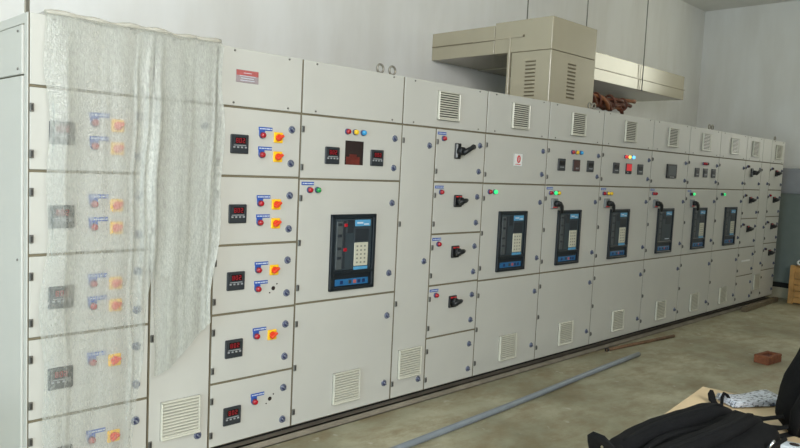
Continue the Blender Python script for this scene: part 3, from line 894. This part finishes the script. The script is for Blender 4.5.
# rolled top hem of the wrap
b = MB()
pts = [(sx0 + (sx1 - sx0) * i / 30, -.012 + .006 * math.sin(i * 1.3), 2.310 + .004 * math.sin(i * .5) + .003 * math.sin(i * 1.1)) for i in range(31)]
b.tube(pts, [.011 + .003 * abs(math.sin(i * .6)) for i in range(31)], 'hem', 8)
me = b.mesh('top_hem')
link('top_hem', me, bw)

# ------------------------------------------------------------------ things on the floor
b = MB()
a0 = Vector((5.96, -.315, .022)); a1 = Vector((1.55, -.57, .022)); n = 12
b.tube([a0.lerp(a1, i / n) + Vector((0, .006 * math.sin(i * .8), 0)) for i in range(n + 1)], .0215, 'pvc', 14)
b.cyl(a0 + (a0 - a1).normalized() * .0005, a0 + (a0 - a1).normalized() * .003, .016, 'void', None, 12)
tag(link('conduit_pipe', b.mesh('conduit_pipe')), 'long straight grey plastic conduit pipe lying on the concrete floor', 'pipe')
b = MB(); b.cyl((5.85, -.035, .0165), (7.06, -.165, .0165), .016, 'rust', None, 10); b.cyl((5.85, -.035, .0165), (5.88, -.038, .0165), .018, 'black', None, 10)
tag(link('metal_rod', b.mesh('metal_rod')), 'short brown rusty rod lying beyond the tip of the grey conduit', 'rod')
b = MB()
b.box((9.36, -.085, 0), (10.72, -.015, .062), 'beam', .006, Matrix.Rotation(.03, 3, 'Z'))
tag(link('timber_batten', b.mesh('timber_batten')), 'weathered brown batten on the floor at the foot of the far cubicles', 'batten')
b = MB(); W, L_, hh = .135, .068, .075
poly = [(-.135, -.07), (.135, -.07), (.135, .07), (-.135, .07)]
b.box((-.135, -.07, 0), (.135, .07, .055), 'brick', .006)
for lo, hi in (((-.135, -.07, .052), (.135, -.038, .08)), ((-.135, .038, .052), (.135, .07, .08)), ((-.135, -.04, .052), (-.085, .04, .08)), ((.085, -.04, .052), (.135, .04, .08))): b.box(lo, hi, 'brick', .005)
b.box((-.086, -.039, .05), (.086, .039, .060), 'brickdark')
o = link('brick', b.mesh('brick'), None, (6.85, -1.18, 0), (0, 0, -.12)); tag(o, 'single red brick with a hollow top lying on the open floor', 'brick')

# far right: steel cabinet, grey box, crate
cab = link('steel_cabinet', None, None, (11.1, -.6, 0))
tag(cab, 'blue-grey steel cabinet on a cream base against the right wall', 'cabinet')
b = MB(); b.box((0, 0, .235), (.64, 2.2, 1.565), 'steelblue', .006); link('body', b.mesh('body'), cab)
b = MB(); b.box((-.006, -.004, 1.545), (.65, 2.21, 1.565 + .002), 'steelblue', .003); link('top_rim', b.mesh('top_rim'), cab)
b = MB(); b.box((.01, .01, .158), (.63, 2.19, .235), 'dark_gap'); o = link('recess', b.mesh('recess'), cab); o['label'] = 'black recessed strip'
b = MB(); b.box((0, 0, 0), (.64, 2.2, .158), 'base', .004); o = link('base', b.mesh('base'), cab); o['label'] = 'cream base'
b = MB()
b.box((11.11, -.55, 1.568), (11.6, 1.3, 1.945), 'darkgrey', .008)
b.box((11.105, -.50, 1.60), (11.112, 1.25, 1.915), 'darkgrey', .003)
tag(link('grey_box', b.mesh('grey_box')), 'dark grey metal box standing on top of the blue-grey cabinet', 'box')
cr = link('wooden_crate', None, None, (10.72, -.19, 0))
tag(cr, 'slatted pine crate on the floor by the blue-grey cabinet', 'crate')
for i in range(6):
    z = .015 + i * .088
    b = MB(); b.box((.012, -.60, z), (.026, 0, z + .078), 'wood', .002); link('slat', b.mesh('slat'), cr)
    b = MB(); b.box((.026, -.60, z), (.34, -.586, z + .078), 'wood', .002); link('slat', b.mesh('slat'), cr)
for x, y in ((0, -.06), (0, -.61), (.31, -.06), (.31, -.61)):
    b = MB(); b.box((x, y, 0), (x + .045, y + .065, .55), 'wood', .003); link('corner_post', b.mesh('corner_post'), cr)
b = MB(); b.box((.03, -.58, .02), (.33, -.005, .05), 'wood'); link('bottom_board', b.mesh('bottom_board'), cr)
b = MB(); b.box((.03, -.58, .40), (.33, -.005, .53), 'wood', .004); link('inner_tray', b.mesh('inner_tray'), cr)
b = MB()
for k in range(3):
    c = Vector((10.86 + .03 * k, -.30 - .10 * k, .590)); R_ = .062 - .006 * k
    b.tube([c + Vector((.03 * math.sin(2 * PI * q / 20), R_ * math.cos(2 * PI * q / 20), R_ * .55 * math.sin(2 * PI * q / 20))) for q in range(20)], .0135, 'white', 8, closed=True)
tag(link('white_coil', b.mesh('white_coil')), 'white coiled tubing lying on top of the pine crate', 'coil')

# ------------------------------------------------------------------ foreground table with bags
TZ = .85
tab = link('plywood_table', None, None, (1.75, -2.85, 0), (0, 0, .11))
tag(tab, 'pale plywood table under the black backpacks and newspaper', 'table')
b = MB(); b.box((-.85, -.55, TZ - .025), (.89, .51, TZ), 'ply', .004); link('tabletop', b.mesh('tabletop'), tab)
for x in (-.80, .80):
    for y in (-.50, .45):
        b = MB(); b.box((x - .025, y - .025, 0), (x + .025, y + .025, TZ - .025), 'ply', .004); link('leg', b.mesh('leg'), tab)
b = MB()
for y in (-.50, .45): b.box((-.775, y - .012, TZ - .10), (.775, y + .012, TZ - .026), 'ply')
link('apron', b.mesh('apron'), tab)

def soft(b, c, size, m, p=3.2, wr=.006, nu=40, nv=22, seed=1, flatbot=True):
    """superellipsoid cushion with wrinkles"""
    rr = random.Random(seed); ph = [rr.uniform(0, 6.3) for _ in range(6)]
    c = Vector(c); sx, sy, sz = size
    def sp(v, e): return math.copysign(abs(v) ** e, v)
    e = 2 / p
    def fn(u, v):
        th = 2 * PI * u / nu; f = -PI / 2 + PI * (.002 + .996 * v / (nv - 1))
        x = sp(math.cos(f), e) * sp(math.cos(th), e); y = sp(math.cos(f), e) * sp(math.sin(th), e); z = sp(math.sin(f), e)
        P = Vector((x * sx, y * sy, z * sz))
        n = P.normalized()
        P += n * wr * (math.sin(P.x * 31 + ph[0] + 2 * math.sin(P.y * 17 + ph[1])) + .6 * math.sin(P.z * 43 + P.y * 37 + ph[2]) + .5 * math.sin(P.x * 61 - P.y * 23 + ph[3]))
        if flatbot and P.z < -sz * .9: P.z = -sz * .9
        return c + P
    V = b.grid(fn, nu, nv, m, wrap=True)
    i = b.idx(m)
    for ring, rev in ((0, True), (nv - 1, False)):
        vs = [V[u][ring] for u in range(nu)]
        f = b.bm.faces.new(vs[::-1] if rev else vs); f.material_index = i; f.smooth = True

# lying backpack, top end towards the left of the picture
bag = link('backpack', None, None, (1.60, -2.72, TZ), (0, 0, -.13))
tag(bag, 'black backpack lying flat on the table with its padded straps up', 'backpack', 'black backpacks on the table')
b = MB(); soft(b, (0, .098, .066), (.315, .135, .070), 'fabric', 3.2, .004, seed=4); me = b.mesh('body')
for v in me.vertices: v.co.z *= 1.06 + .6 * v.co.x
link('body', me, bag)
def strap(y0, y1, seed, name='shoulder_strap', w=.042, zoff=.0):
    b = MB(); pts = []; rs = []
    for i in range(17):
        t = i / 16
        x = -.285 + t * .555
        z = .136 + .018 * math.sin(PI * (.15 + .7 * t)) + zoff
        y = y0 + (y1 - y0) * t + .012 * math.sin(t * 6 + seed)
        z *= 1 + .6 * x
        if t > .8: z -= (t - .8) * .16
        pts.append((x, y, z)); rs.append(w * (.85 if t < .06 else 1.0) * (1 - .35 * max(0, t - .75) / .25) * (1 + .03 * math.sin(i * 2.3 + seed)))
    b.tube(pts, rs, 'fabric', 16, flat=.8)
    b.tube([(p[0], p[1] - .012, p[2] + rs[0] * .80) for p in pts[1:-2]], .005, 'webbing', 6)
    return link(name, b.mesh(name), bag)
strap(.180, .165, 0, w=.034); strap(.070, .06, 1.3, w=.032)
b = MB()
for y in (.12,):
    b.tube([(-.24 + .5 * i / 12, y + .02 * math.sin(i * .5), .146 - .0010 * (i - 6) ** 2 * .5) for i in range(13)], .012, 'fabric', 8, flat=.5)
link('back_padding', b.mesh('back_padding'), bag)
b = MB()
pts = [(-.29, .225, .09), (-.305, .225, .13), (-.315, .22, .145), (-.32, .205, .158), (-.32, .185, .158), (-.315, .17, .145), (-.305, .165, .13), (-.29, .165, .09)]
b.tube(pts, .022, 'webbing', 8, flat=.25, up=(1, 0, .3)); link('grab_handle', b.mesh('grab_handle'), bag)
b = MB(); b.box((-.006, -.004, -.05), (.006, .004, 0), 'silver', .002); b.tube([(0.012 * math.cos(2 * PI * k / 12), 0, .010 + .012 * math.sin(2 * PI * k / 12)) for k in range(12)], .004, 'silver', 6, closed=True, up=(0, 1, 0))
o = link('zip_puller', b.mesh('zip_puller'), bag, (.13, -.035, .125), (.5, .1, .3)); o['label'] = 'silver zip puller'
b = MB(); b.tube([(-.27 + .045 * i, -.036, .085 + .004 * i) for i in range(12)], .006, 'webbing', 6); link('zip_line', b.mesh('zip_line'), bag)

# standing backpack at the right
bag2 = link('backpack', None, None, (2.395, -2.76, TZ), (0, 0, -.78))
tag(bag2, 'black backpack standing upright at the right edge of the table', 'backpack', 'black backpacks on the table')
b = MB(); soft(b, (0, 0, .222), (.20, .12, .245), 'fabric', 2.7, .005, seed=9)
me = b.mesh('body')
for v in me.vertices: v.co.x += .42 * max(0, v.co.z) - .03
link('body', me, bag2)
b = MB(); soft(b, (.02, -.12, .16), (.14, .05, .15), 'fabric', 3, .004, seed=12); link('front_pocket', b.mesh('front_pocket'), bag2)
b = MB(); b.tube([(.03, -.11, .42), (-.07, -.125, .30), (-.14, -.12, .20), (-.185, -.11, .10), (-.19, -.11, .03)], [.03, .034, .034, .026, .02], 'fabric', 10, flat=.5); link('shoulder_strap', b.mesh('shoulder_strap'), bag2)
b = MB()
b.tube([(-.19, -.09, .05), (-.215, -.07, .035), (-.24, -.02, .02), (-.27, .03, .014)], .022, 'webbing', 8, flat=.25)
b.tube([(-.17, -.02, .06), (-.22, .03, .03), (-.25, .08, .02), (-.28, .12, .02)], .022, 'webbing', 8, flat=.3)
b.tube([(-.18, -.10, .03), (-.25, -.10, .012), (-.30, -.04, .012), (-.30, .05, .012)], .018, 'webbing', 8, flat=.25)
link('webbing_strap', b.mesh('webbing_strap'), bag2)

# newspaper, folded
news = link('newspaper', None, None, (2.515, -2.462, TZ + .004), (0, 0, -.54))
tag(news, 'folded printed newspaper on the corner of the plywood table', 'newspaper')
for k in range(3):
    b = MB(); nx, ny = 14, 8
    dz = .0075 + k * .0068; rot = rnd.uniform(-.05, .05); sc = 1 - .03 * k
    def pg(u, v, dz=dz, k=k, sc=sc):
        x = (-.125 + .25 * u / (nx - 1)) * sc; y = (-.055 + .110 * v / (ny - 1)) * sc
        return Vector((x, y, dz + .006 * math.sin(u * .5 + k) * (v / ny) + (.005 * (u / nx) ** 3 if k == 2 else 0)))
    V = b.grid(pg, nx, ny, 'paper')
    me = b.mesh('page', fix=False)
    o = link('page', me, news, (0, 0, 0), (0, 0, rot)); md = o.modifiers.new('thickness', 'SOLIDIFY'); md.thickness = .006
# black strap loop on the newspaper's end
b = MB()
b.tube([(0, -.02, .012), (.0, .02, .02), (.005, .05, .05), (.01, .06, .075)], [.02, .024, .022, .01], 'webbing', 10, flat=.45)
b.tube([(.035, -.03, .01), (.045, -.01, .05), (.065, .01, .072), (.085, .01, .06), (.10, -.005, .03), (.105, -.02, .008)], .010, 'webbing', 8)
o = link('strap_loop', b.mesh('strap_loop'), None, (2.375, -2.372, TZ), (0, 0, -.75)); o.scale = (.62, .62, .6); tag(o, 'small black strap loop beside the end of the newspaper', 'strap')
# pale plastic bar between the bags
b = MB()
b.box((-.10, -.03, 0), (.10, .03, .03), 'whitedev', .008, None, 3)
for x in (-.02, .075): b.cyl((x, 0, .029), (x, 0, .0312), .015, 'void', None, 14)
o = link('plastic_bar', b.mesh('plastic_bar'), None, (2.07, -2.665, TZ), (0, 0, -1.35)); tag(o, 'pale plastic bar with dark holes lying between the two backpacks', 'plastic bar')

# ------------------------------------------------------------------ camera
cam = bpy.data.cameras.new('camera'); co = bpy.data.objects.new('camera', cam); COL.objects.link(co)
cam.sensor_width = 36; cam.lens = 706.03 * 36 / 800; cam.clip_start = .05; cam.clip_end = 100
right = Vector((.71262265, -.70001401, .04636098)); up = Vector((.02432167, .09069578, .9955816)); fwd = Vector((.70112582, .70834643, -.08165738))
mw = Matrix(((right.x, up.x, -fwd.x, -.3726), (right.y, up.y, -fwd.y, -3.3886), (right.z, up.z, -fwd.z, 1.7065), (0, 0, 0, 1)))
co.matrix_world = mw
S.camera = co

S.view_settings.view_transform = 'Standard'; S.view_settings.look = 'None'; S.view_settings.gamma = 1
S.view_settings.use_curve_mapping = False; S.view_settings.exposure = -0.21
S.cycles.use_denoising = True
S.cycles.max_bounces = 10; S.cycles.diffuse_bounces = 6; S.cycles.transparent_max_bounces = 12
S.cycles.sample_clamp_indirect = 4
